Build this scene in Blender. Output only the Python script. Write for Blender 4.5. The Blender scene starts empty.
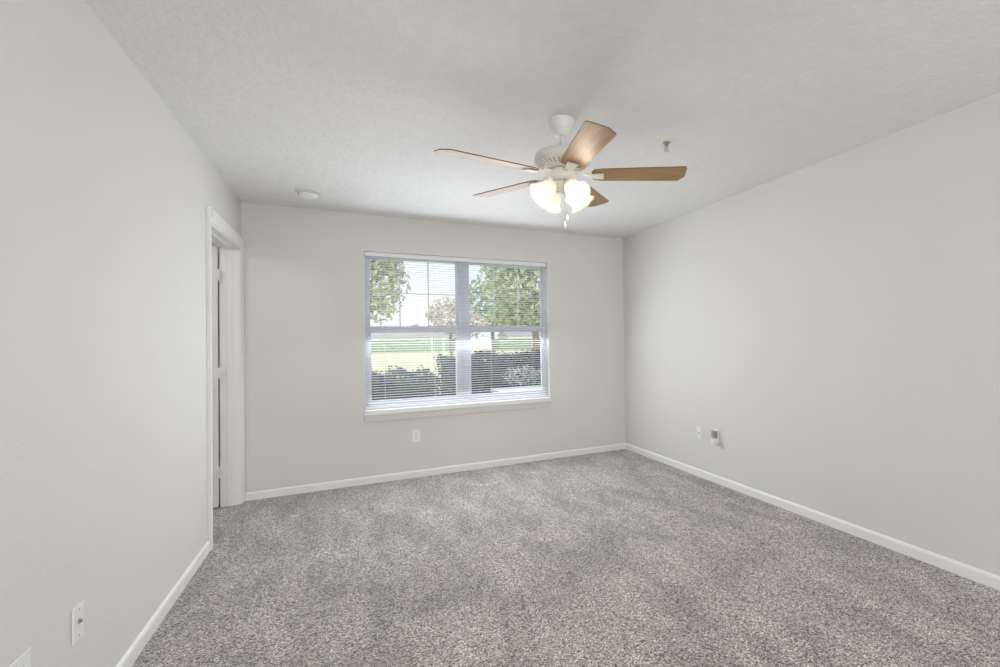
import bpy, bmesh, math, random
from mathutils import Vector, Matrix, Euler
random.seed(7)
sc = bpy.context.scene
PI = math.pi

# ------------------------------------------------------------------ camera
F, YAW, PITCH, ROLL = 486.576584, 0.489707825, 0.014271032, -0.0162882123
SHX = 110.0
CAM = Vector((0.787682, 0.0, 1.256988))
W, D, H = 3.5965, 4.9221, 2.44            # right wall x, back wall y, ceiling z
def _dir(x, y, z):
    c, s = math.cos(ROLL), math.sin(ROLL); x, z = x*c - z*s, x*s + z*c
    c, s = math.cos(PITCH), math.sin(PITCH); y, z = y*c - z*s, y*s + z*c
    c, s = math.cos(YAW), math.sin(YAW); x, y = x*c + y*s, -x*s + y*c
    return Vector((x, y, z))
cd = bpy.data.cameras.new('camera')
cam = bpy.data.objects.new('camera', cd)
sc.collection.objects.link(cam)
r_, u_, b_ = _dir(1, 0, 0), _dir(0, 0, 1), -_dir(0, 1, 0)
m = Matrix(((r_.x, u_.x, b_.x, CAM.x), (r_.y, u_.y, b_.y, CAM.y), (r_.z, u_.z, b_.z, CAM.z), (0, 0, 0, 1)))
cam.matrix_world = m
cd.sensor_fit = 'HORIZONTAL'; cd.sensor_width = 36.0
cd.lens = F*36.0/1000.0
cd.shift_x = -SHX/1000.0
cd.clip_start = 0.02; cd.clip_end = 300
sc.camera = cam

# ------------------------------------------------------------------ light
sc.view_settings.view_transform = 'Standard'
sc.view_settings.look = 'None'
sc.view_settings.exposure = 0.0
sc.view_settings.gamma = 1.0
sc.view_settings.use_curve_mapping = False

world = bpy.data.worlds.new('sky'); sc.world = world
world.use_nodes = True
nt = world.node_tree; nt.nodes.clear()
wo = nt.nodes.new('ShaderNodeOutputWorld'); bg = nt.nodes.new('ShaderNodeBackground')
tcw = nt.nodes.new('ShaderNodeTexCoord'); nz = nt.nodes.new('ShaderNodeTexNoise'); rp = nt.nodes.new('ShaderNodeValToRGB')
nz.inputs['Scale'].default_value = 3.0; nz.inputs['Detail'].default_value = 4
rp.color_ramp.elements[0].position = 0.38; rp.color_ramp.elements[0].color = (0.78, 0.86, 0.98, 1)
rp.color_ramp.elements[1].position = 0.55; rp.color_ramp.elements[1].color = (0.95, 0.97, 1.0, 1)
nt.links.new(tcw.outputs['Generated'], nz.inputs['Vector']); nt.links.new(nz.outputs['Fac'], rp.inputs['Fac'])
nt.links.new(rp.outputs['Color'], bg.inputs['Color']); nt.links.new(bg.outputs[0], wo.inputs[0])
bg.inputs['Strength'].default_value = 1.3

def light(name, kind, loc, rot=(0, 0, 0), energy=10, color=(1, 1, 1), **kw):
    l = bpy.data.lights.new(name, kind); l.energy = energy; l.color = color
    for k, v in kw.items(): setattr(l, k, v)
    o = bpy.data.objects.new(name, l); o.location = loc; o.rotation_euler = rot
    sc.collection.objects.link(o); return o
# sun from behind the house, over its roof: the strip by the window stays in the roof's shade
light('sun', 'SUN', (0, -5, 12), Euler((math.radians(52), 0, math.radians(-12))), 2.2, (1, .95, .86), angle=0.02)
YB = -3.2                                   # rear wall of the room, behind the camera
# broad fill lamp added behind the camera; the rear wall has no window
light('rear_fill', 'AREA', (W/2, YB+0.12, 1.30), Euler((PI/2, 0, 0)), 99, (0.99, 0.99, 0.99),
      shape='RECTANGLE', size=3.2, size_y=2.0)
# daylight entering at the window in the photograph
light('window_daylight', 'AREA', (1.78, D+0.22, 1.40), Euler((-PI/2, 0, 0)), 9, (0.86, 0.93, 1.0),
      shape='RECTANGLE', size=1.7, size_y=1.4)
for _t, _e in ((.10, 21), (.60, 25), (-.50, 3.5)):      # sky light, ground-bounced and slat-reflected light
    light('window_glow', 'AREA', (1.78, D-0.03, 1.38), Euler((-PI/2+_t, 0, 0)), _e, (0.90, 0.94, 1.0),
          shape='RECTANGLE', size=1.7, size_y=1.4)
light('passage_fill', 'POINT', (-.80, 3.0, 2.2), energy=17, color=(1, .97, .92), shadow_soft_size=.12)  # fill lamp added to brighten the door leaf and its hinge gap

# ------------------------------------------------------------------ helpers
def link(o, parent=None):
    sc.collection.objects.link(o)
    if parent: o.parent = parent
    return o
def obj(name, bm, mat, parent=None, smooth=False, loc=None, bevel=0):
    me = bpy.data.meshes.new(name)
    bm.normal_update(); bm.to_mesh(me); bm.free()
    if isinstance(mat, (list, tuple)):
        for x in mat: me.materials.append(x)
    else: me.materials.append(mat)
    if smooth:
        for p in me.polygons: p.use_smooth = True
    o = bpy.data.objects.new(name, me)
    if loc: o.location = loc
    link(o, parent)
    if bevel:
        b = o.modifiers.new('bevel', 'BEVEL'); b.width = bevel; b.segments = 2; b.limit_method = 'ANGLE'
    return o
def thing(name, label, cat, loc=(0, 0, 0), rot=(0, 0, 0), group=None):
    o = bpy.data.objects.new(name, None); link(o)
    o.location = loc; o.rotation_euler = rot; o.empty_display_size = 0.1
    return tag(o, label, cat, group)
def tag(o, label, cat, group=None):
    o['label'] = label; o['category'] = cat
    if group: o['group'] = group
    return o
def struct(o): o['kind'] = 'structure'; return o
def box(bm, x0, x1, y0, y1, z0, z1, mat=0):
    vs = [bm.verts.new((x, y, z)) for z in (z0, z1) for y in (y0, y1) for x in (x0, x1)]
    fs = [(0, 2, 3, 1), (4, 5, 7, 6), (0, 1, 5, 4), (2, 6, 7, 3), (0, 4, 6, 2), (1, 3, 7, 5)]
    for f in fs:
        g = bm.faces.new([vs[i] for i in f]); g.material_index = mat
    return vs
def B(*boxes):
    bm = bmesh.new()
    for b in boxes: box(bm, *b)
    return bm
def lathe(prof, n=32, center=(0, 0), wave=None, bm=None, close=False):
    bm = bm or bmesh.new(); rings = []
    for (r, z) in prof:
        ring = []
        for i in range(n):
            a = 2*PI*i/n
            rr, zz = (r, z) if not wave else wave(r, z, a)
            ring.append(bm.verts.new((center[0]+rr*math.cos(a), center[1]+rr*math.sin(a), zz)))
        rings.append(ring)
    for A, Bq in zip(rings, rings[1:]):
        for i in range(n):
            bm.faces.new((A[i], A[(i+1) % n], Bq[(i+1) % n], Bq[i]))
    if close:
        bm.faces.new(rings[0][::-1]); bm.faces.new(rings[-1])
    bmesh.ops.recalc_face_normals(bm, faces=bm.faces)
    return bm
def tube(bm, pts, r, n=8, cap=True):
    pts = [Vector(p) for p in pts]; rings = []
    up = Vector((0, 0, 1))
    for i, p in enumerate(pts):
        t = (pts[min(i+1, len(pts)-1)] - pts[max(i-1, 0)]).normalized()
        a = t.cross(up if abs(t.z) < .95 else Vector((1, 0, 0))).normalized(); b = t.cross(a)
        rr = r[i] if isinstance(r, (list, tuple)) else r
        rings.append([bm.verts.new(p + a*rr*math.cos(2*PI*k/n) + b*rr*math.sin(2*PI*k/n)) for k in range(n)])
    for A, Bq in zip(rings, rings[1:]):
        for i in range(n): bm.faces.new((A[i], A[(i+1) % n], Bq[(i+1) % n], Bq[i]))
    if cap: bm.faces.new(rings[0][::-1]); bm.faces.new(rings[-1])
    return bm
def prism(bm, poly, t0, t1, axis='z'):
    """poly in the plane across axis, extruded from t0 to t1"""
    def P(a, b, t): return {'z': (a, b, t), 'x': (t, a, b), 'y': (a, t, b)}[axis]
    lo = [bm.verts.new(P(a, b, t0)) for a, b in poly]; hi = [bm.verts.new(P(a, b, t1)) for a, b in poly]
    bm.faces.new(lo[::-1]); bm.faces.new(hi)
    n = len(poly)
    for i in range(n): bm.faces.new((lo[i], lo[(i+1) % n], hi[(i+1) % n], hi[i]))
    bmesh.ops.recalc_face_normals(bm, faces=bm.faces)
    return bm

# ------------------------------------------------------------------ materials
def mat(name, color, rough=.6, metal=0, bump=None, noise=None, coord='Object', **kw):
    """bump=(scale, strength, distance, detail); noise=(scale, amount)"""
    m = bpy.data.materials.new(name); m.use_nodes = True
    n = m.node_tree; p = n.nodes['Principled BSDF']
    p.inputs['Base Color'].default_value = (*color, 1); p.inputs['Roughness'].default_value = rough
    p.inputs['Metallic'].default_value = metal
    for k, v in kw.items(): p.inputs[k].default_value = v
    tc = n.nodes.new('ShaderNodeTexCoord')
    if noise:
        t = n.nodes.new('ShaderNodeTexNoise'); t.inputs['Scale'].default_value = noise[0]; t.inputs['Detail'].default_value = 3
        r = n.nodes.new('ShaderNodeValToRGB')
        k = noise[1]
        r.color_ramp.elements[0].position = .3; r.color_ramp.elements[1].position = .7
        r.color_ramp.elements[0].color = (*[c*(1-k) for c in color], 1)
        r.color_ramp.elements[1].color = (*[min(1, c*(1+k)) for c in color], 1)
        n.links.new(tc.outputs[coord], t.inputs['Vector']); n.links.new(t.outputs['Fac'], r.inputs['Fac'])
        n.links.new(r.outputs['Color'], p.inputs['Base Color'])
    if bump:
        t = n.nodes.new('ShaderNodeTexNoise'); t.inputs['Scale'].default_value = bump[0]
        t.inputs['Detail'].default_value = bump[3]
        b = n.nodes.new('ShaderNodeBump'); b.inputs['Strength'].default_value = bump[1]; b.inputs['Distance'].default_value = bump[2]
        n.links.new(tc.outputs[coord], t.inputs['Vector']); n.links.new(t.outputs['Fac'], b.inputs['Height'])
        n.links.new(b.outputs['Normal'], p.inputs['Normal'])
    return m
M = {}
M['wall'] = mat('wall_paint', (.72, .709, .690), .75, bump=(70, .2, .006, 2), noise=(1.2, .012))
M['ceiling'] = mat('ceiling_paint', (.80, .80, .79), .85, bump=(34, .55, .012, 3), noise=(14, .02))
M['trim'] = mat('trim_paint', (.86, .855, .84), .4, noise=(4, .01))
M['door'] = mat('door_paint', (.84, .83, .81), .45, noise=(3, .01))
M['vinyl'] = mat('sky_tinted_vinyl', (.70, .73, .80), .65, noise=(5, .01))  # bluish cast of the sky light mixed into the white
M['slat'] = mat('blind_slat', (.86, .87, .89), .65, noise=(9, .01))
M['cord'] = mat('cord', (.7, .7, .7), .7, noise=(30, .03))
M['plastic'] = mat('white_plastic', (.85, .85, .84), .35, noise=(30, .01))
M['dark'] = mat('dark_slot', (.05, .05, .05), .6, noise=(30, .1))
M['grey'] = mat('grey_plastic', (.30, .30, .29), .5, noise=(30, .06))
M['brass'] = mat('brass', (.42, .36, .24), .35, 1, noise=(40, .1))
M['steel'] = mat('steel', (.55, .55, .55), .3, 1, noise=(40, .05))
M['fanwhite'] = mat('fan_enamel', (.80, .79, .76), .35, noise=(12, .01))
M['fandark'] = mat('fan_vent_shadow_gap', (.40, .34, .28), .6, noise=(20, .1))

def carpet():
    m = bpy.data.materials.new('carpet'); m.use_nodes = True
    n = m.node_tree; L = n.links; p = n.nodes['Principled BSDF']
    p.inputs['Roughness'].default_value = .95; p.inputs['Specular IOR Level'].default_value = .1
    p.inputs['Sheen Weight'].default_value = .25; p.inputs['Sheen Roughness'].default_value = .6
    tc = n.nodes.new('ShaderNodeTexCoord')
    def noise(scale, detail, rough=.5, vec=None, dist=0):
        t = n.nodes.new('ShaderNodeTexNoise'); t.inputs['Scale'].default_value = scale; t.inputs['Detail'].default_value = detail
        t.inputs['Roughness'].default_value = rough; t.inputs['Distortion'].default_value = dist
        L.new(vec or tc.outputs['Object'], t.inputs['Vector']); return t
    # tufts: cells of twisted yarn, each its own tone
    v = n.nodes.new('ShaderNodeTexVoronoi'); v.inputs['Scale'].default_value = 205
    wv = noise(60, 2); mx = n.nodes.new('ShaderNodeVectorMath'); mx.operation = 'SCALE'; mx.inputs['Scale'].default_value = .012
    ad = n.nodes.new('ShaderNodeVectorMath'); ad.operation = 'ADD'
    L.new(wv.outputs['Color'], mx.inputs[0]); L.new(mx.outputs[0], ad.inputs[0]); L.new(tc.outputs['Object'], ad.inputs[1])
    L.new(ad.outputs[0], v.inputs['Vector'])
    sp = n.nodes.new('ShaderNodeSeparateColor'); L.new(v.outputs['Color'], sp.inputs[0])
    r = n.nodes.new('ShaderNodeValToRGB'); e = r.color_ramp.elements
    e[0].position = 0; e[0].color = (.03, .024, .018, 1)
    e[1].position = 1; e[1].color = (1.0, .95, .88, 1)
    for pos, c in ((.25, (.22, .193, .167, 1)), (.5, (.44, .405, .368, 1)), (.8, (.60, .565, .525, 1))):
        q = e.new(pos); q.color = c
    L.new(sp.outputs[0], r.inputs['Fac'])
    # pile lay: brushed patches
    mp = n.nodes.new('ShaderNodeMapping'); mp.inputs['Rotation'].default_value = (0, 0, -.25); mp.inputs['Scale'].default_value = (1.9, .75, 1)
    L.new(tc.outputs['Object'], mp.inputs['Vector'])
    big = noise(2.6, 6, .6, mp.outputs[0], .7)
    br = n.nodes.new('ShaderNodeMapRange'); br.inputs['From Min'].default_value = .38; br.inputs['From Max'].default_value = .62
    br.inputs['To Min'].default_value = .80; br.inputs['To Max'].default_value = 1.16
    L.new(big.outputs['Fac'], br.inputs['Value'])
    mul = n.nodes.new('ShaderNodeVectorMath'); mul.operation = 'SCALE'
    L.new(r.outputs['Color'], mul.inputs[0]); L.new(br.outputs[0], mul.inputs['Scale'])
    L.new(mul.outputs[0], p.inputs['Base Color'])
    b = n.nodes.new('ShaderNodeBump'); b.inputs['Strength'].default_value = .7; b.inputs['Distance'].default_value = .006
    L.new(v.outputs['Distance'], b.inputs['Height']); b.invert = True
    b2 = n.nodes.new('ShaderNodeBump'); b2.inputs['Strength'].default_value = .5; b2.inputs['Distance'].default_value = .03
    L.new(big.outputs['Fac'], b2.inputs['Height']); L.new(b2.outputs[0], b.inputs['Normal'])
    L.new(b.outputs[0], p.inputs['Normal'])
    return m
M['carpet'] = carpet()

def glass():
    m = bpy.data.materials.new('window_glass'); m.use_nodes = True
    n = m.node_tree; n.nodes.clear(); L = n.links
    o = n.nodes.new('ShaderNodeOutputMaterial'); mix = n.nodes.new('ShaderNodeMixShader')
    t = n.nodes.new('ShaderNodeBsdfTransparent'); g = n.nodes.new('ShaderNodeBsdfGlossy'); g.inputs['Roughness'].default_value = .25
    f = n.nodes.new('ShaderNodeFresnel'); f.inputs['IOR'].default_value = 1.45
    t.inputs['Color'].default_value = (.96, .98, .98, 1)
    L.new(f.outputs[0], mix.inputs[0]); L.new(t.outputs[0], mix.inputs[1]); L.new(g.outputs[0], mix.inputs[2]); L.new(mix.outputs[0], o.inputs[0])
    return m
M['glass'] = glass()

def wood():
    m = bpy.data.materials.new('oak_blade'); m.use_nodes = True
    n = m.node_tree; L = n.links; p = n.nodes['Principled BSDF']
    p.inputs['Roughness'].default_value = .52; p.inputs['Specular IOR Level'].default_value = .5
    tc = n.nodes.new('ShaderNodeTexCoord'); mp = n.nodes.new('ShaderNodeMapping'); mp.inputs['Scale'].default_value = (3, 45, 10)
    t = n.nodes.new('ShaderNodeTexNoise'); t.inputs['Scale'].default_value = 1.5; t.inputs['Detail'].default_value = 5
    r = n.nodes.new('ShaderNodeValToRGB'); e = r.color_ramp.elements
    e[0].position = .3; e[0].color = (.27, .155, .07, 1); e[1].position = .7; e[1].color = (.42, .255, .125, 1)
    L.new(tc.outputs['Object'], mp.inputs['Vector']); L.new(mp.outputs[0], t.inputs['Vector']); L.new(t.outputs['Fac'], r.inputs['Fac'])
    L.new(r.outputs['Color'], p.inputs['Base Color'])
    return m
M['wood'] = wood()
M['woodedge'] = mat('dark_blade_edge', (.17, .11, .07), .5, noise=(30, .1))

def lamp_glass():
    m = bpy.data.materials.new('frosted_lamp_glass'); m.use_nodes = True
    n = m.node_tree; n.nodes.clear(); L = n.links
    o = n.nodes.new('ShaderNodeOutputMaterial'); mix = n.nodes.new('ShaderNodeMixShader'); add = n.nodes.new('ShaderNodeAddShader')
    t = n.nodes.new('ShaderNodeBsdfTranslucent'); d = n.nodes.new('ShaderNodeBsdfPrincipled'); em = n.nodes.new('ShaderNodeEmission')
    t.inputs['Color'].default_value = (.80, .77, .70, 1); d.inputs['Base Color'].default_value = (.78, .75, .68, 1); d.inputs['Roughness'].default_value = .25
    nz = n.nodes.new('ShaderNodeTexNoise'); nz.inputs['Scale'].default_value = 20
    tc = n.nodes.new('ShaderNodeTexCoord'); L.new(tc.outputs['Object'], nz.inputs['Vector'])
    mr = n.nodes.new('ShaderNodeMapRange'); mr.inputs['To Min'].default_value = .10; mr.inputs['To Max'].default_value = .14
    L.new(nz.outputs['Fac'], mr.inputs['Value']); L.new(mr.outputs[0], em.inputs['Strength'])
    em.inputs['Color'].default_value = (1, .90, .70, 1)
    mix.inputs[0].default_value = .5
    L.new(t.outputs[0], mix.inputs[1]); L.new(d.outputs[0], mix.inputs[2]); L.new(mix.outputs[0], add.inputs[0]); L.new(em.outputs[0], add.inputs[1])
    L.new(add.outputs[0], o.inputs[0])
    return m
M['shade'] = lamp_glass()
M['bulb'] = mat('glowing_bulb', (1, .95, .85), .4, noise=(10, .01), **{'Emission Color': (1, .93, .78, 1), 'Emission Strength': 2.0})

# ------------------------------------------------------------------ room shell
# window hole and door hole (world metres)
WX0, WX1, WZ0, WZ1 = 0.895, 2.668, 0.660, 2.110
DY0, DY1, DZ = 3.915, 4.842, 2.055
RT = 0.14                                     # wall thickness
HX = -1.35                                    # far side of the passage beyond the door
bm = B((HX-.1, W+.15, YB-.1, D+RT, -.12, 0)); struct(obj('floor', bm, M['carpet']))
bm = B((HX-.1, W+.15, YB-.1, D+RT, H, H+.15)); struct(obj('ceiling', bm, M['ceiling']))
bm = B((-.12, 0, YB, DY0, 0, H), (-.12, 0, DY1, D, 0, H), (-.12, 0, DY0, DY1, DZ, H))
struct(obj('wall_left', bm, M['wall']))
bm = B((W, W+.12, YB, D, 0, H)); struct(obj('wall_right', bm, M['wall']))
bm = B((-.12, WX0, D, D+RT, 0, H), (WX1, W+.12, D, D+RT, 0, H), (WX0, WX1, D, D+RT, 0, WZ0), (WX0, WX1, D, D+RT, WZ1, H))
struct(obj('wall_back', bm, M['wall']))
bm = B((-.12, W+.12, YB-.1, YB, 0, H)); struct(obj('wall_front', bm, M['wall']))
# passage beyond the door
bm = B((HX-.1, HX, 1.5, D+RT, 0, H), (HX, -.12, D, D+RT, 0, H), (HX, -.12, 1.5, 1.6, 0, H))
struct(obj('wall_passage', bm, M['wall']))

# baseboards: profile (distance from wall, height)
BH = .066
prof = [(0, 0), (.013, 0), (.013, BH-.014), (.009, BH-.005), (.004, BH), (0, BH)]
bm = prism(bmesh.new(), [(D-a, z) for a, z in prof], .021, W, 'x'); struct(obj('baseboard_back', bm, M['trim']))
bm = prism(bmesh.new(), [(W-a, z) for a, z in prof], YB, D-.012, 'y'); struct(obj('baseboard_right', bm, M['trim']))
bm = prism(bmesh.new(), [(a, z) for a, z in prof], YB, 3.834, 'y'); struct(obj('baseboard_left', bm, M['trim']))

# ------------------------------------------------------------------ door
dr = struct(thing('door_1', '', '', (0, 0, 0))); del dr['label']; del dr['category']
cp = [(0, .0), (.009, .0), (.012, .008), (.013, .026), (.018, .044), (.020, .050), (.020, .078), (0, .078)]   # casing: (out from wall, across width)
bm = bmesh.new()
cw = .078
def casing(bm, y_in, sgn, z0, z1):
    prism(bm, [(a, y_in + sgn*w) for a, w in cp], z0, z1, 'z')
casing(bm, DY0, -1, 0, DZ+cw)
casing(bm, DY1, +1, 0, DZ+cw)
lo = [bm.verts.new((a, DY0-.0, DZ+w)) for a, w in cp]; hi = [bm.verts.new((a, DY1+.0, DZ+w)) for a, w in cp]
bm.faces.new(lo); bm.faces.new(hi[::-1])
for i in range(len(cp)): bm.faces.new((lo[i], lo[(i+1) % len(cp)], hi[(i+1) % len(cp)], hi[i]))
bmesh.ops.recalc_face_normals(bm, faces=bm.faces)
obj('door_casing', bm, M['trim'], dr)
JB = .012
bm = B((-.125, .002, DY0-.001, DY0+JB, 0, DZ), (-.125, .002, DY1-JB, DY1+.001, 0, DZ), (-.125, .002, DY0, DY1, DZ-JB, DZ+.001))
obj('door_jamb', bm, M['trim'], dr)
# stops in the middle of the jamb
bm = B((-.078, -.045, DY0+JB, DY0+JB+.011, 0, DZ-JB), (-.078, -.045, DY1-JB-.011, DY1-JB, 0, DZ-JB), (-.078, -.045, DY0+JB, DY1-JB, DZ-JB-.011, DZ-JB))
obj('door_stop', bm, M['trim'], dr, bevel=.002)
# leaf standing open into the passage, hinged on the far jamb
leaf = bmesh.new()
LX1 = -.1315; LX0 = LX1-.86; LY0, LY1 = DY1-JB-.040, DY1-JB-.005
box(leaf, LX0, LX1, LY0, LY1, .012, DZ-JB-.004)
lf = obj('door_leaf', leaf, M['door'], dr, bevel=.002)
bm = bmesh.new()
for (a, b) in ((.13, .38), (.48, .73)):
    for (z0, z1) in ((.15, .75), (.90, 1.50), (1.62, 1.92)):
        box(bm, LX1-b, LX1-a, LY0-.004, LY0-.0005, z0, z1)
obj('raised_panel', bm, M['door'], lf, bevel=.003)
for hz in (.28, 1.05, 1.82):
    bm = lathe([(0.0, hz-.045), (.0065, hz-.045), (.0065, hz+.045), (0.0, hz+.045)], 12, (-.131, LY0-.004))
    box(bm, -.131, -.112, LY0-.0045, LY0-.0025, hz-.044, hz+.044)
    box(bm, -.150, -.131, LY0-.0030, LY0-.0005, hz-.044, hz+.044)
    obj('hinge', bm, M['trim'], dr)
kn = lathe([(0, 0), (.03, 0), (.03, .006), (.012, .01), (.012, .03), (.026, .045), (.026, .06), (.012, .07), (0, .07)], 20)
bmesh.ops.transform(kn, matrix=Matrix.Translation((LX0+.07, LY0, .95)) @ Matrix.Rotation(PI/2, 4, 'X'), verts=kn.verts)
obj('door_knob', kn, M['steel'], lf, smooth=True)

# ------------------------------------------------------------------ window
wn = struct(thing('window_1', '', '')); del wn['label']; del wn['category']
FY0, FY1 = D+.085, D+.135
XM0, XM1 = 1.712, 1.862                        # double mullion where the two units meet
ft = .030
bm = B((WX0, WX0+ft, FY0, FY1, WZ0, WZ1), (WX1-ft, WX1, FY0, FY1, WZ0, WZ1), (WX0+ft, WX1-ft, FY0, FY1, WZ1-ft, WZ1), (WX0+ft, WX1-ft, FY0+.002, FY1, WZ0, WZ0+.035),
       (XM0+.030, XM1-.030, FY0-.004, FY1, WZ0, WZ1))
obj('window_frame', bm, M['vinyl'], wn, bevel=.002)
ZM0, ZM1 = 1.352, 1.424
for (x0, x1) in ((WX0+ft-.005, XM0+.035), (XM1-.035, WX1-ft+.005)):
    sw = .028
    # upper sash, outer track
    bm = B((x0, x0+sw, FY0+.028, FY1-.004, ZM0, WZ1-ft), (x1-sw, x1, FY0+.028, FY1-.004, ZM0, WZ1-ft), (x0+sw, x1-sw, FY0+.028, FY1-.004, WZ1-ft-sw, WZ1-ft+.002), (x0+sw, x1-sw, FY0+.028, FY1-.004, ZM0+.012, ZM0+.045))
    s = obj('upper_sash', bm, M['vinyl'], wn, bevel=.002)
    obj('pane', B((x0+.01, x1-.01, FY1-.016, FY1-.013, ZM0+.02, WZ1-ft-.01)), M['glass'], s)
    bm = bmesh.new(); gw = .0055
    for k in (1, 2):
        xx = x0+sw+(x1-x0-2*sw)*k/3; box(bm, xx-gw, xx+gw, FY1-.022, FY1-.017, ZM0+.04, WZ1-ft-sw+.002)
    zz = (ZM1+WZ1-ft-sw)/2; box(bm, x0+sw-.002, x1-sw+.002, FY1-.0225, FY1-.0165, zz-gw, zz+gw)
    obj('grille', bm, M['vinyl'], s)
    # lower sash, inner track
    bm = B((x0, x0+sw+.006, FY0-.002, FY0+.026, WZ0+.03, ZM1), (x1-sw-.006, x1, FY0-.002, FY0+.026, WZ0+.03, ZM1), (x0+sw+.006, x1-sw-.006, FY0-.002, FY0+.026, WZ0+.03, WZ0+.075), (x0+sw+.006, x1-sw-.006, FY0-.004, FY0+.026, ZM1-.042, ZM1))
    s = obj('lower_sash', bm, M['vinyl'], wn, bevel=.002)
    obj('pane', B((x0+.01, x1-.01, FY0+.011, FY0+.014, WZ0+.06, ZM1-.02)), M['glass'], s)
    xc = (x0+x1)/2
    obj('sash_lock', B((xc-.03, xc+.03, FY0-.004, FY0+.018, ZM1, ZM1+.010), (xc-.008, xc+.030, FY0-.012, FY0+.008, ZM1+.010, ZM1+.018)), M['vinyl'], s, bevel=.002)
# white stool board and painted apron
obj('window_stool', B((WX0-.004, WX1+.004, D-.030, D, WZ0-.043, WZ0+.001), (WX0, WX1, D-.001, FY0+.005, WZ0-.043, WZ0+.001)), M['trim'], wn, bevel=.004)
obj('window_apron', B((WX0-.004, WX1+.004, D-.014, D, WZ0-.104, WZ0-.043)), M['wall'], wn, bevel=.003)
bm = B((WX0, WX0+.004, D-.001, FY0, WZ0, WZ1), (WX1-.004, WX1, D-.001, FY0, WZ0, WZ1), (WX0, WX1, D-.001, FY0, WZ1-.004, WZ1))
obj('window_reveal', bm, M['trim'], wn)

# ------------------------------------------------------------------ blind
bl = thing('venetian_blind', 'white horizontal slat blind, lowered with open slats across the whole window', 'blind', (0, 0, 0))
BX0, BX1, BY = WX0+.010, WX1-.012, D+.040
obj('headrail', B((BX0, BX1, BY-.017, BY+.017, WZ1-.045, WZ1-.006)), M['slat'], bl, bevel=.002)
zt, zb = WZ1-.058, WZ0+.034
pitch = .0228; n = int((zt-zb)/pitch)
bm = bmesh.new(); tilt = math.radians(-1); hw = .0125; K = 5
for i in range(n+1):
    z = zt - i*(zt-zb)/n
    rows = []
    for side in (0, 1):
        for k in range(K):
            s = -1+2*k/(K-1); y = s*hw; dz = .0034*(1-s*s) - (.0005 if side else 0)
            yy = y*math.cos(tilt) - dz*math.sin(tilt); z2 = y*math.sin(tilt) + dz*math.cos(tilt)
            rows.append((bm.verts.new((BX0+.003, BY+yy, z+z2)), bm.verts.new((BX1-.003, BY+yy, z+z2))))
    top, bot = rows[:K], rows[K:]
    for k in range(K-1):
        bm.faces.new((top[k][0], top[k][1], top[k+1][1], top[k+1][0]))
        bm.faces.new((bot[k][0], bot[k+1][0], bot[k+1][1], bot[k][1]))
    bm.faces.new((top[0][0], bot[0][0], bot[0][1], top[0][1])); bm.faces.new((top[-1][0], top[-1][1], bot[-1][1], bot[-1][0]))
obj('slats', bm, M['slat'], bl)
obj('bottom_rail', B((BX0, BX1, BY-.013, BY+.013, WZ0+.008, WZ0+.022)), M['slat'], bl, bevel=.003)
for x in (BX0+.16, BX0+.60, (BX0+BX1)/2, BX1-.60, BX1-.16):
    bm = bmesh.new()
    for dy in (-.0135, .0135): tube(bm, [(x, BY+dy, WZ0+.02), (x, BY+dy, WZ1-.044)], .0007, 5)
    obj('ladder_cord', bm, M['cord'], bl)
wd = obj('tilt_wand', tube(bmesh.new(), [(1.030, BY-.022, WZ1-.05), (1.031, BY-.024, 1.40)], .0042, 6), M['cord'], bl)
obj('wand_hook', tube(bmesh.new(), [(1.030, BY-.014, WZ1-.030), (1.030, BY-.022, WZ1-.034), (1.030, BY-.022, WZ1-.055)], .002, 6), M['steel'], wd)

# ------------------------------------------------------------------ ceiling fan
FX, FY = 1.7953, 2.4053
fan = thing('ceiling_fan', 'white five-blade ceiling fan with wooden blades and a lit four-shade lamp', 'ceiling fan', (FX, FY, H))
def fz(z): return z-H
bm = lathe([(0, fz(2.44)), (.073, fz(2.44)), (.073, fz(2.431)), (.070, fz(2.427)), (.058, fz(2.395)), (.034, fz(2.357)), (.026, fz(2.353)), (0, fz(2.353))], 40)
obj('canopy', bm, M['fanwhite'], fan, smooth=False)
obj('downrod', lathe([(.0125, fz(2.372)), (.0125, fz(2.285)), (.024, fz(2.285)), (.024, fz(2.268))], 20), M['fanwhite'], fan, smooth=True)
bm = lathe([(0, fz(2.275)), (.05, fz(2.275)), (.105, fz(2.268)), (.131, fz(2.258)), (.144, fz(2.244)), (.147, fz(2.230)), (.147, fz(2.212)), (.143, fz(2.208))], 48)
mh = obj('motor_housing', bm, M['fanwhite'], fan, smooth=True)
# vented lower ring with radial slots
bm = lathe([(.142, fz(2.209)), (.136, fz(2.200)), (.092, fz(2.186)), (.0, fz(2.186))], 48)
obj('vent_ring', bm, M['fanwhite'], mh)
bm = bmesh.new()
for k in range(30):
    a = 2*PI*k/30
    R = Matrix.Rotation(a, 4, 'Z')
    z0, z1 = fz(2.1880)-.0008, fz(2.1985)-.0008
    q = [(.098, z0), (.132, z1), (.132, z1+.002), (.100, z0+.002)]
    lo = [bm.verts.new(R @ Vector((r, -.0035, z))) for r, z in q]; hi = [bm.verts.new(R @ Vector((r, .0035, z))) for r, z in q]
    bm.faces.new(lo); bm.faces.new(hi[::-1])
    for i in range(4): bm.faces.new((lo[i], lo[(i+1) % 4], hi[(i+1) % 4], hi[i]))
obj('vent_slots', bm, M['fandark'], mh)
obj('flywheel', lathe([(0, fz(2.186)), (.088, fz(2.186)), (.088, fz(2.172)), (0, fz(2.172))], 40), M['fanwhite'], fan)
obj('switch_housing', lathe([(0, fz(2.172)), (.066, fz(2.172)), (.072, fz(2.165)), (.072, fz(2.132)), (.062, fz(2.120)), (.034, fz(2.112)), (0, fz(2.112))], 40), M['fanwhite'], fan, smooth=True)
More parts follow.
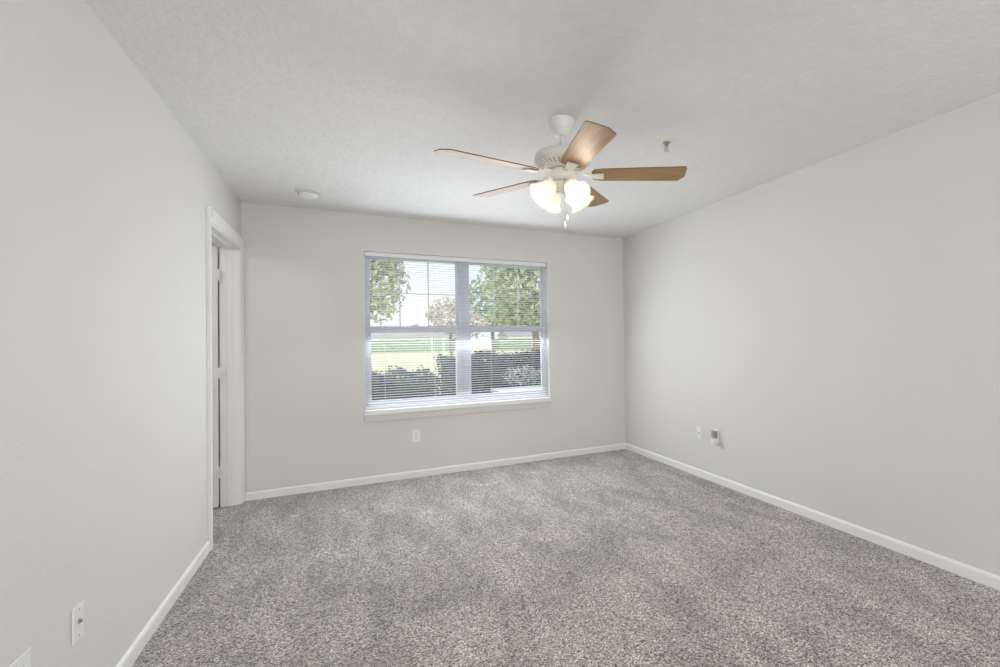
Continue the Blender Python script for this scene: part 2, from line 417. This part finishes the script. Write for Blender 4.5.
TH0, PITCHB = -0.454859, -0.189478
R_, BW, CC, C2 = .663, .148, .046, .030
def blade_mesh():
    bm = bmesh.new(); h = BW/2; r0 = .158
    pts = [(r0, -.030), (r0+.012, -.052), (r0+.05, -.062), (R_-.014, -h), (R_-.004, -h+.004), (R_, -h+.014), (R_+.002, h-CC-.006), (R_-.001, h-CC+.004),
           (R_-C2+.004, h-.006), (R_-C2-.006, h), (r0+.05, .062), (r0+.012, .052), (r0, .030)]
    t = .0055
    lo = [bm.verts.new((x, y, -t/2)) for x, y in pts]; hi = [bm.verts.new((x, y, t/2)) for x, y in pts]
    bm.faces.new(lo[::-1]); bm.faces.new(hi); n = len(pts)
    for i in range(n):
        f = bm.faces.new((lo[i], lo[(i+1) % n], hi[(i+1) % n], hi[i])); f.material_index = 1
    return bm
def iron_mesh():
    bm = bmesh.new(); nn = 12
    # arm from flywheel sweeping out and down to the blade plate
    sec = [(.070, .016, .016), (.110, .013, .011), (.140, .013, .000), (.162, .020, -.007), (.178, .025, -.0075), (.222, .027, -.0075)]
    rings = []
    for x, w, z in sec:
        t = .007 if x < .15 else .004
        rings.append([bm.verts.new((x, -w, z-t)), bm.verts.new((x, w, z-t)), bm.verts.new((x, w, z+t*.0+.001)), bm.verts.new((x, -w, z+.001))])
    for A, Bq in zip(rings, rings[1:]):
        for i in range(4): bm.faces.new((A[i], A[(i+1) % 4], Bq[(i+1) % 4], Bq[i]))
    bm.faces.new(rings[0][::-1]); bm.faces.new(rings[-1])
    for (x, y) in ((.190, -.014), (.190, .014), (.212, 0)):
        lathe([(0, -.0135), (.004, -.0135), (.005, -.0115), (0, -.0110)], 8, (x, y), bm=bm)
    bmesh.ops.recalc_face_normals(bm, faces=bm.faces)
    return bm
bl0 = ir0 = None
for k in range(5):
    a = TH0 + k*2*PI/5
    if bl0 is None:
        bl0 = obj('blade', blade_mesh(), [M['wood'], M['woodedge']], fan)
        ir0 = obj('blade_iron', iron_mesh(), M['fanwhite'], bl0)
        b = bl0
    else:
        b = bl0.copy(); link(b, fan)
        i2 = ir0.copy(); link(i2, b)
    b.location = (0, 0, fz(2.1461)); b.rotation_euler = (Matrix.Rotation(.018, 3, 'X') @ Matrix.Rotation(-.019, 3, 'Y') @ Matrix.Rotation(a, 3, 'Z') @ Matrix.Rotation(PITCHB, 3, 'X')).to_euler()
# light kit
obj('lamp_fitter', lathe([(0, fz(2.113)), (.036, fz(2.113)), (.048, fz(2.104)), (.048, fz(2.085)), (.030, fz(2.068)), (.012, fz(2.060)), (.008, fz(2.050)), (0, fz(2.048))], 32), M['fanwhite'], fan, smooth=True)
TL = math.radians(47)
def lamp_xf(a): return Matrix.Rotation(a, 4, 'Z') @ Matrix.Translation((.052, 0, fz(2.092))) @ Matrix.Rotation(PI-TL, 4, 'Y')
# local +z runs from the neck to the mouth
sp = [(.021, .012), (.026, .018), (.034, .030), (.042, .050), (.047, .072), (.053, .094), (.062, .110), (.071, .120)]
def scal(r, z, a):
    k = max(0, (z-.09)/.03); return r*(1+.045*k*math.cos(8*a)), z - .004*k*math.cos(8*a)
sh_bm = lathe(sp, 48, wave=scal)
sh0 = None
for k in range(4):
    a = math.radians(-78 + 90*k)
    X = lamp_xf(a)
    arm = obj('lamp_arm', lathe([(.0, -.030), (.012, -.030), (.012, -.004), (.022, 0), (.024, .020), (.020, .024), (0, .024)], 20), M['fanwhite'], fan, smooth=True)
    arm.matrix_local = X
    if sh0 is None:
        sh0 = obj('lamp_shade', sh_bm, M['shade'], fan, smooth=True); s = sh0
        sm = sh0.modifiers.new('thickness', 'SOLIDIFY'); sm.thickness = .003
        bu0 = obj('bulb', lathe([(0, .018), (.011, .020), (.012, .030), (.020, .044), (.0265, .058), (.0265, .070), (.020, .083), (.010, .090), (0, .092)], 24), M['bulb'], sh0, smooth=True)
    else:
        s = sh0.copy(); link(s, fan); b2 = bu0.copy(); link(b2, s)
    s.matrix_local = X
    pos = Matrix.Translation((FX, FY, H)) @ X @ Vector((0, 0, .112))
    light('lamp_light', 'POINT', pos, energy=2.8, color=(1, .89, .74), shadow_soft_size=.03)
# pull chains
for (dx, dy, z1, fob) in ((.004, -.045, 1.925, .036), (-.010, -.050, 1.885, .036)):
    c = obj('pull_chain', tube(bmesh.new(), [(dx, dy, fz(2.116)), (dx, dy-.004, fz(2.08)), (dx, dy-.004, fz(z1))], .0013, 6), M['steel'], fan)
    obj('chain_fob', lathe([(0, fz(z1)), (.004, fz(z1-.003)), (.007, fz(z1-fob*.7)), (.004, fz(z1-fob)), (0, fz(z1-fob))], 12, (dx, dy-.004)), M['plastic'], c, smooth=True)

# ------------------------------------------------------------------ smoke alarm and sprinkler
sm = thing('smoke_alarm', 'round white smoke alarm on the ceiling near the far left corner', 'smoke alarm', (.505, 4.40, H))
obj('mounting_plate', lathe([(0, 0), (.066, 0), (.066, -.010), (0, -.010)], 36, (-.020, .0)), M['plastic'], sm)
by = obj('alarm_body', lathe([(0, -.007), (.068, -.007), (.070, -.012), (.068, -.026), (.058, -.036), (.030, -.040), (0, -.040)], 40), M['plastic'], sm, smooth=False)
obj('vent_gap', lathe([(.0695, -.0135), (.0708, -.0135), (.0708, -.0165), (.0695, -.0165)], 36), M['grey'], by)
obj('test_button', lathe([(0, -.0395), (.012, -.0395), (.012, -.043), (0, -.043)], 20, (.025, -.02)), M['plastic'], by)
sk = thing('fire_sprinkler', 'small brass pendent sprinkler head on the ceiling right of the fan', 'sprinkler', (2.472, 2.400, H))
obj('escutcheon', lathe([(0, 0), (.024, 0), (.022, -.005), (.014, -.009), (0, -.009)], 28), M['brass'], sk, smooth=True)
fr = bmesh.new(); lathe([(0, -.008), (.0115, -.008), (.0115, -.020), (0, -.020)], 14, bm=fr)
for s in (-1, 1): tube(fr, [(s*.010, 0, -.019), (s*.014, 0, -.028), (s*.010, 0, -.040), (0, 0, -.047)], .003, 6)
obj('sprinkler_frame', fr, M['brass'], sk)
obj('bulb', lathe([(0, -.020), (.003, -.022), (.003, -.042), (0, -.044)], 10), M['grey'], sk)
obj('deflector', lathe([(0, -.046), (.017, -.048), (.017, -.050), (0, -.050)], 20), M['steel'], sk)

# ------------------------------------------------------------------ wall plates (local: x across, y out of the wall toward the room = -y, z up)
def plate(name, label, loc, rz, kind, w=.070, h=.115):
    t = thing(name, label, 'wall plate', loc, (0, 0, rz))
    obj('cover_plate', B((-w/2, w/2, -.006, 0, -h/2, h/2)), M['plastic'], t, bevel=.0025)
    if kind == 'duplex':
        for s in (-1, 1):
            bm = prism(bmesh.new(), [(.0165*math.cos(q)*(1 if abs(math.cos(q)) < .98 else .98), s*.0195+.0135*max(-.9, min(.9, math.sin(q)*1.15))) for q in [2*PI*i/20 for i in range(20)]], -.0078, -.005, 'y')
            rc = obj('receptacle', bm, M['plastic'], t)
            obj('slots', B((-.0075, -.0055, -.0082, -.0076, s*.0195-.002, s*.0195+.007), (.0055, .0075, -.0082, -.0076, s*.0195-.001, s*.0195+.006), (-.002, .002, -.0082, -.0076, s*.0195-.0095, s*.0195-.0055)), M['dark'], rc)
        bm = lathe([(0, -.0), (.003, 0), (.003, .001), (0, .0015)], 10)
        bmesh.ops.transform(bm, matrix=Matrix.Translation((0, -.006, 0)) @ Matrix.Rotation(PI/2, 4, 'X'), verts=bm.verts)
        obj('screw', bm, M['steel'], t)
    else:
        for s in (-1, 1):
            bm = lathe([(0, -.0), (.003, 0), (.003, .001), (0, .0015)], 10)
            bmesh.ops.transform(bm, matrix=Matrix.Translation((0, -.006, s*.042)) @ Matrix.Rotation(PI/2, 4, 'X'), verts=bm.verts)
            obj('screw', bm, M['steel'], t)
    if kind == 'coax':
        bm = lathe([(0, 0), (.009, 0), (.008, .003), (.0045, .003), (.0045, .008), (0, .008)], 12)
        bmesh.ops.transform(bm, matrix=Matrix.Translation((0, -.0055, .004)) @ Matrix.Rotation(PI/2, 4, 'X'), verts=bm.verts)
        obj('coax_jack', bm, M['grey'], t)
    if kind == 'phone':
        obj('phone_jack', B((-.007, .007, -.009, -.005, -.008, .008)), M['grey'], t, bevel=.001)
    return t
plate('power_outlet', 'white duplex power outlet on the back wall beneath the window', (1.324, D, .387), 0, 'duplex')
plate('cable_outlet', 'white coaxial jack plate low on the left wall, right of its cropped neighbour', (0, 2.214, .374), PI/2, 'coax')
plate('power_outlet', 'white outlet plate at the bottom left corner of the photo, cut off by its edge', (0, 1.900, .384), PI/2, 'duplex', w=.095)
plate('phone_outlet', 'plain white wall plate on the right wall, nearer the back corner', (W, 3.560, .396), -PI/2, 'phone')
t = plate('power_outlet', 'white outlet on the right wall with a grey plug and hanging lead', (W, 3.325, .412), -PI/2, 'duplex')
t['label'] = 'white outlet plate on the right wall behind the grey plug-in adapter'
ad = thing('plug_adapter', 'small grey adapter with a white lead, plugged into the right wall outlet', 'adapter', (W-.0085, 3.325, .412), (0, 0, -PI/2))
obj('adapter_body', B((-.020, .022, -.034, 0, -.014, .045)), M['grey'], ad, bevel=.004)
obj('plug_body', B((-.012, .030, -.050, 0, -.062, -.020)), M['plastic'], ad, bevel=.004)
cb = bmesh.new(); tube(cb, [(.009, -.045, -.050), (.030, -.050, -.075), (.052, -.040, -.060), (.050, -.020, -.020), (.045, -.008, .030), (.030, -.012, .050), (.005, -.025, .044)], .0028, 8)
obj('lead', cb, M['plastic'], ad, smooth=True)

# ------------------------------------------------------------------ outdoors
M['grass'] = mat('lawn_grass', (.60, .58, .36), .9, noise=(1.5, .28), bump=(30, .5, .05, 4))
M['soil'] = mat('planting_bed', (.20, .15, .11), .95, noise=(8, .3))
def leafmat(name, c, k=.45):
    m = mat(name, c, .6, noise=(7, k)); n = m.node_tree; p = n.nodes['Principled BSDF']
    p.inputs['Specular IOR Level'].default_value = .3; return m
M['hedge'] = leafmat('dark_hedge_leaf', (.055, .10, .075))
M['hedge2'] = leafmat('tall_hedge_leaf', (.05, .085, .065))
M['pale'] = leafmat('pale_leaf', (.62, .64, .58), .25)
M['oak'] = leafmat('hazed_tree_leaf', (.46, .54, .28), .3)  # green lightened to carry the haze of the blind in front
M['oak2'] = leafmat('hazed_left_tree_leaf', (.42, .50, .30), .3)  # lightened for the same blind haze
M['far'] = leafmat('far_leaf', (.26, .36, .22), .3)
M['rust'] = leafmat('autumn_leaf', (.58, .50, .44), .25)
M['bark'] = mat('bark', (.20, .16, .13), .9, noise=(12, .3))
M['boxgrey'] = mat('pale_box_grey', (.72, .74, .76), .8, noise=(6, .05))
M['siding'] = mat('pale_siding', (.78, .79, .80), .7, noise=(3, .04))
M['roof'] = mat('grey_shingle', (.38, .36, .36), .8, noise=(12, .2))
GZ = -.25                                      # ground by the house
struct(obj('ground_lawn', B((-70, 140, D+RT+.9, 170, GZ-.1, GZ)), M['grass']))
struct(obj('ground_bed', B((-6, 12, D+RT, D+RT+.9, GZ-.1, GZ+.03)), M['soil']))

def leaves(bm, n, sampler, size, rnd):
    for _ in range(n):
        p, nr = sampler(rnd)
        a = Vector((rnd.gauss(0, 1), rnd.gauss(0, 1), rnd.gauss(0, 1))) + nr*1.0
        a.normalize(); u = a.orthogonal().normalized(); u.rotate(Matrix.Rotation(rnd.random()*6.28, 3, a)); v = a.cross(u)
        s = size*rnd.uniform(.6, 1.3)
        q = [p-u*s, p-v*s*.45+a*s*.12, p+u*s, p+v*s*.45+a*s*.12]
        bm.faces.new([bm.verts.new(x) for x in q])
def hedge(name, label, x0, x1, y0, y1, top, mt, n, size, seed, cat='hedge'):
    rnd = random.Random(seed)
    cx, cy = (x0+x1)/2, (y0+y1)/2
    bm = bmesh.new(); hx, hy, hz = (x1-x0)/2, (y1-y0)/2, top-GZ
    def samp(r):
        f = r.random()
        if f < .4: p = Vector((r.uniform(-hx, hx), -hy, r.uniform(0, hz))); nr = Vector((0, -1, 0))
        elif f < .8: p = Vector((r.uniform(-hx, hx), r.uniform(-hy, hy), hz)); nr = Vector((0, 0, 1))
        else:
            s = r.choice((-1, 1)); p = Vector((s*hx, r.uniform(-hy, hy), r.uniform(0, hz))); nr = Vector((s, 0, 0))
        p += nr*r.gauss(-.01, .03) + Vector((0, 0, .02*math.sin(p.x*9)+.02*math.sin(p.x*23+1)))
        return p, nr
    leaves(bm, n, samp, size, rnd)
    box(bm, -hx+.05, hx-.05, -hy+.05, hy-.05, .05, hz-.06)
    o = tag(obj(name, bm, mt, loc=((x0+x1)/2, (y0+y1)/2, GZ)), label, cat)
    return o
hedge('hedge', 'low clipped dark hedge outside the left half of the window', -.8, 1.66, D+.75, D+1.60, .900, M['hedge'], 9000, .026, 1)
hedge('hedge', 'taller square-cut dark hedge outside, in front of the window mullion', 1.80, 3.9, D+1.18, D+1.90, 1.065, M['hedge2'], 9000, .026, 2)
# pale shrub and flat-topped box in front of the tall hedge
rnd = random.Random(5)
def blob(bm, c, r, n, size, rnd):
    def samp(q):
        d = Vector((q.gauss(0, 1), q.gauss(0, 1), q.gauss(0, 1))).normalized()
        rr = q.uniform(.55, 1.05)
        return Vector(c)+Vector((d.x*r[0], d.y*r[1], d.z*r[2]))*rr, d
    leaves(bm, n, samp, size, rnd)
sb = thing('pale_shrub', 'pale variegated shrub outside the lower right of the window', 'shrub', (2.66, D+.98, GZ))
bm = bmesh.new(); blob(bm, (0, 0, 1.08), (.25, .11, .13), 420, .018, rnd); blob(bm, (.26, .0, 1.05), (.16, .10, .12), 220, .018, rnd)
obj('foliage', bm, M['pale'], sb)
bm = bmesh.new()
for i in range(7):
    a = i*.9; tube(bm, [(.02*math.cos(a), .02*math.sin(a), 0), (.1*math.cos(a)+.05, .06*math.sin(a), .45), (.2*math.cos(a)+.08, .08*math.sin(a), 1.08)], [.012, .009, .004], 6)
obj('stems', bm, M['bark'], sb)
ut = thing('pale_box', 'pale flat-topped box outside the bottom right of the window', 'utility box', (2.50, D+.52, GZ))  # plain box put in for an unidentified pale patch
obj('box_body', B((-.26, .46, -.22, .22, 0, .93)), M['boxgrey'], ut, bevel=.01)
obj('lid', B((-.28, .48, -.24, .24, .93, .97)), M['boxgrey'], ut, bevel=.008)

def tree(name, label, x, y, trunk_h, trunk_r, blobs, mt, size, seed):
    rnd = random.Random(seed)
    t = thing(name, label, 'tree', (x, y, GZ))
    bm = bmesh.new()
    for (c, r, n) in blobs: blob(bm, c, r, n, size, rnd)
    obj('crown', bm, mt, t)
    tb = bmesh.new(); c0 = blobs[0][0]
    tube(tb, [(0, 0, -.05), (.03, 0, trunk_h*.5), (-.02, .02, trunk_h), (c0[0]*.6, c0[1]*.6, (trunk_h+c0[2])/2), c0], [trunk_r*1.3, trunk_r, trunk_r*.85, trunk_r*.6, trunk_r*.2], 8)
    for (c, r, n) in blobs[1:]:
        tube(tb, [(-.02, .02, trunk_h*.95), tuple((Vector(c)+Vector((0, 0, trunk_h)))*.5), c], [trunk_r*.6, trunk_r*.4, trunk_r*.12], 6)
    obj('trunk', tb, M['bark'], t)
tree('tree', 'leafy green tree seen through the upper left of the window', 1.15, 14, 1.7, .09,
     [((0, 0, 3.2), (1.0, .9, 1.2), 1500), ((.25, 0, 4.3), (.8, .7, .9), 500), ((-.6, .2, 2.6), (.8, .7, .7), 500)], M['oak2'], .10, 11)
tree('tree', 'broad yellow-green tree filling the upper right pane of the window', 5.9, 14.5, 1.9, .12,
     [((0, 0, 3.4), (1.7, 1.2, 1.5), 3800), ((.9, .2, 2.5), (1.2, .9, .8), 1200), ((-.6, .3, 4.3), (1.3, .9, .8), 900), ((-.7, 0, 2.3), (.8, .6, .45), 500)], M['oak'], .10, 12)
tree('tree', 'small brownish tree in the distance left of the window mullion', 4.65, 22, 1.6, .08,
     [((0, 0, 2.7), (1.0, .8, .85), 900), ((.9, 0, 2.3), (.8, .6, .6), 400)], M['rust'], .10, 13)
tree('tree', 'slender distant tree behind the right pane lawn', 9.6, 34, 2.2, .14, [((0, 0, 4.2), (2.2, 1.6, 1.9), 1400)], M['far'], .16, 14)
hedge('hedge', 'long dark distant hedge across the far lawn', -12, 19, 88, 90, 1.75, M['far'], 5000, .14, 21)
hedge('hedge', 'distant hedge behind the right-hand tree', 24, 62, 86, 88, 1.8, M['far'], 5000, .14, 22)
for (x, y, lab) in ((4.42, 26, 'white slim post on the lawn, left one of the pair in the left pane'), (4.98, 26.0, 'white slim post on the lawn, right one of the pair in the left pane')):
    p = thing('lamp_post', lab, 'post', (x, y, GZ))
    obj('pole', lathe([(0, 0), (.05, 0), (.04, .1), (.035, 1.75), (0, 1.75)], 12), M['siding'], p)
    obj('cap', lathe([(0, 1.74), (.07, 1.74), (.07, 1.78), (0, 1.86)], 12), M['siding'], p)
def house(label, x, y, w, d, h, rh):
    t = thing('house', label, 'house', (x, y, GZ))
    wl = obj('walls', B((-w/2, w/2, -d/2, d/2, 0, h)), M['siding'], t)
    bm = bmesh.new(); prism(bm, [(-d/2-.4, h), (d/2+.4, h), (0, h+rh)], -w/2-.4, w/2+.4, 'x'); obj('roof', bm, M['roof'], t)
    k = int(w/3)
    for i in range(k):
        xx = -w/2+(i+.5)*w/k; f = obj('window', B((xx-.55, xx+.55, -d/2-.05, -d/2, 1.0, 2.2)), M['trim'], wl)
        obj('pane', B((xx-.47, xx+.47, -d/2-.06, -d/2-.05, 1.08, 2.12)), M['grey'], f)
house('pale low house in the distance beyond the left pane lawn', 13, 122, 20, 9, 2.9, 1.7)
house('pale low house in the distance beyond the right pane lawn', 42, 120, 15, 9, 3.0, 1.8)
# repeats of a kind share a group
for o in sc.objects:
    g = {'wall plate': 'outlet and jack plates on the walls', 'tree': 'trees seen through the window', 'hedge': 'hedges seen through the window',
         'post': 'slim posts on the lawn', 'house': 'distant houses beyond the lawn'}.get(o.get('category'))
    if g and o.parent is None: o['group'] = g
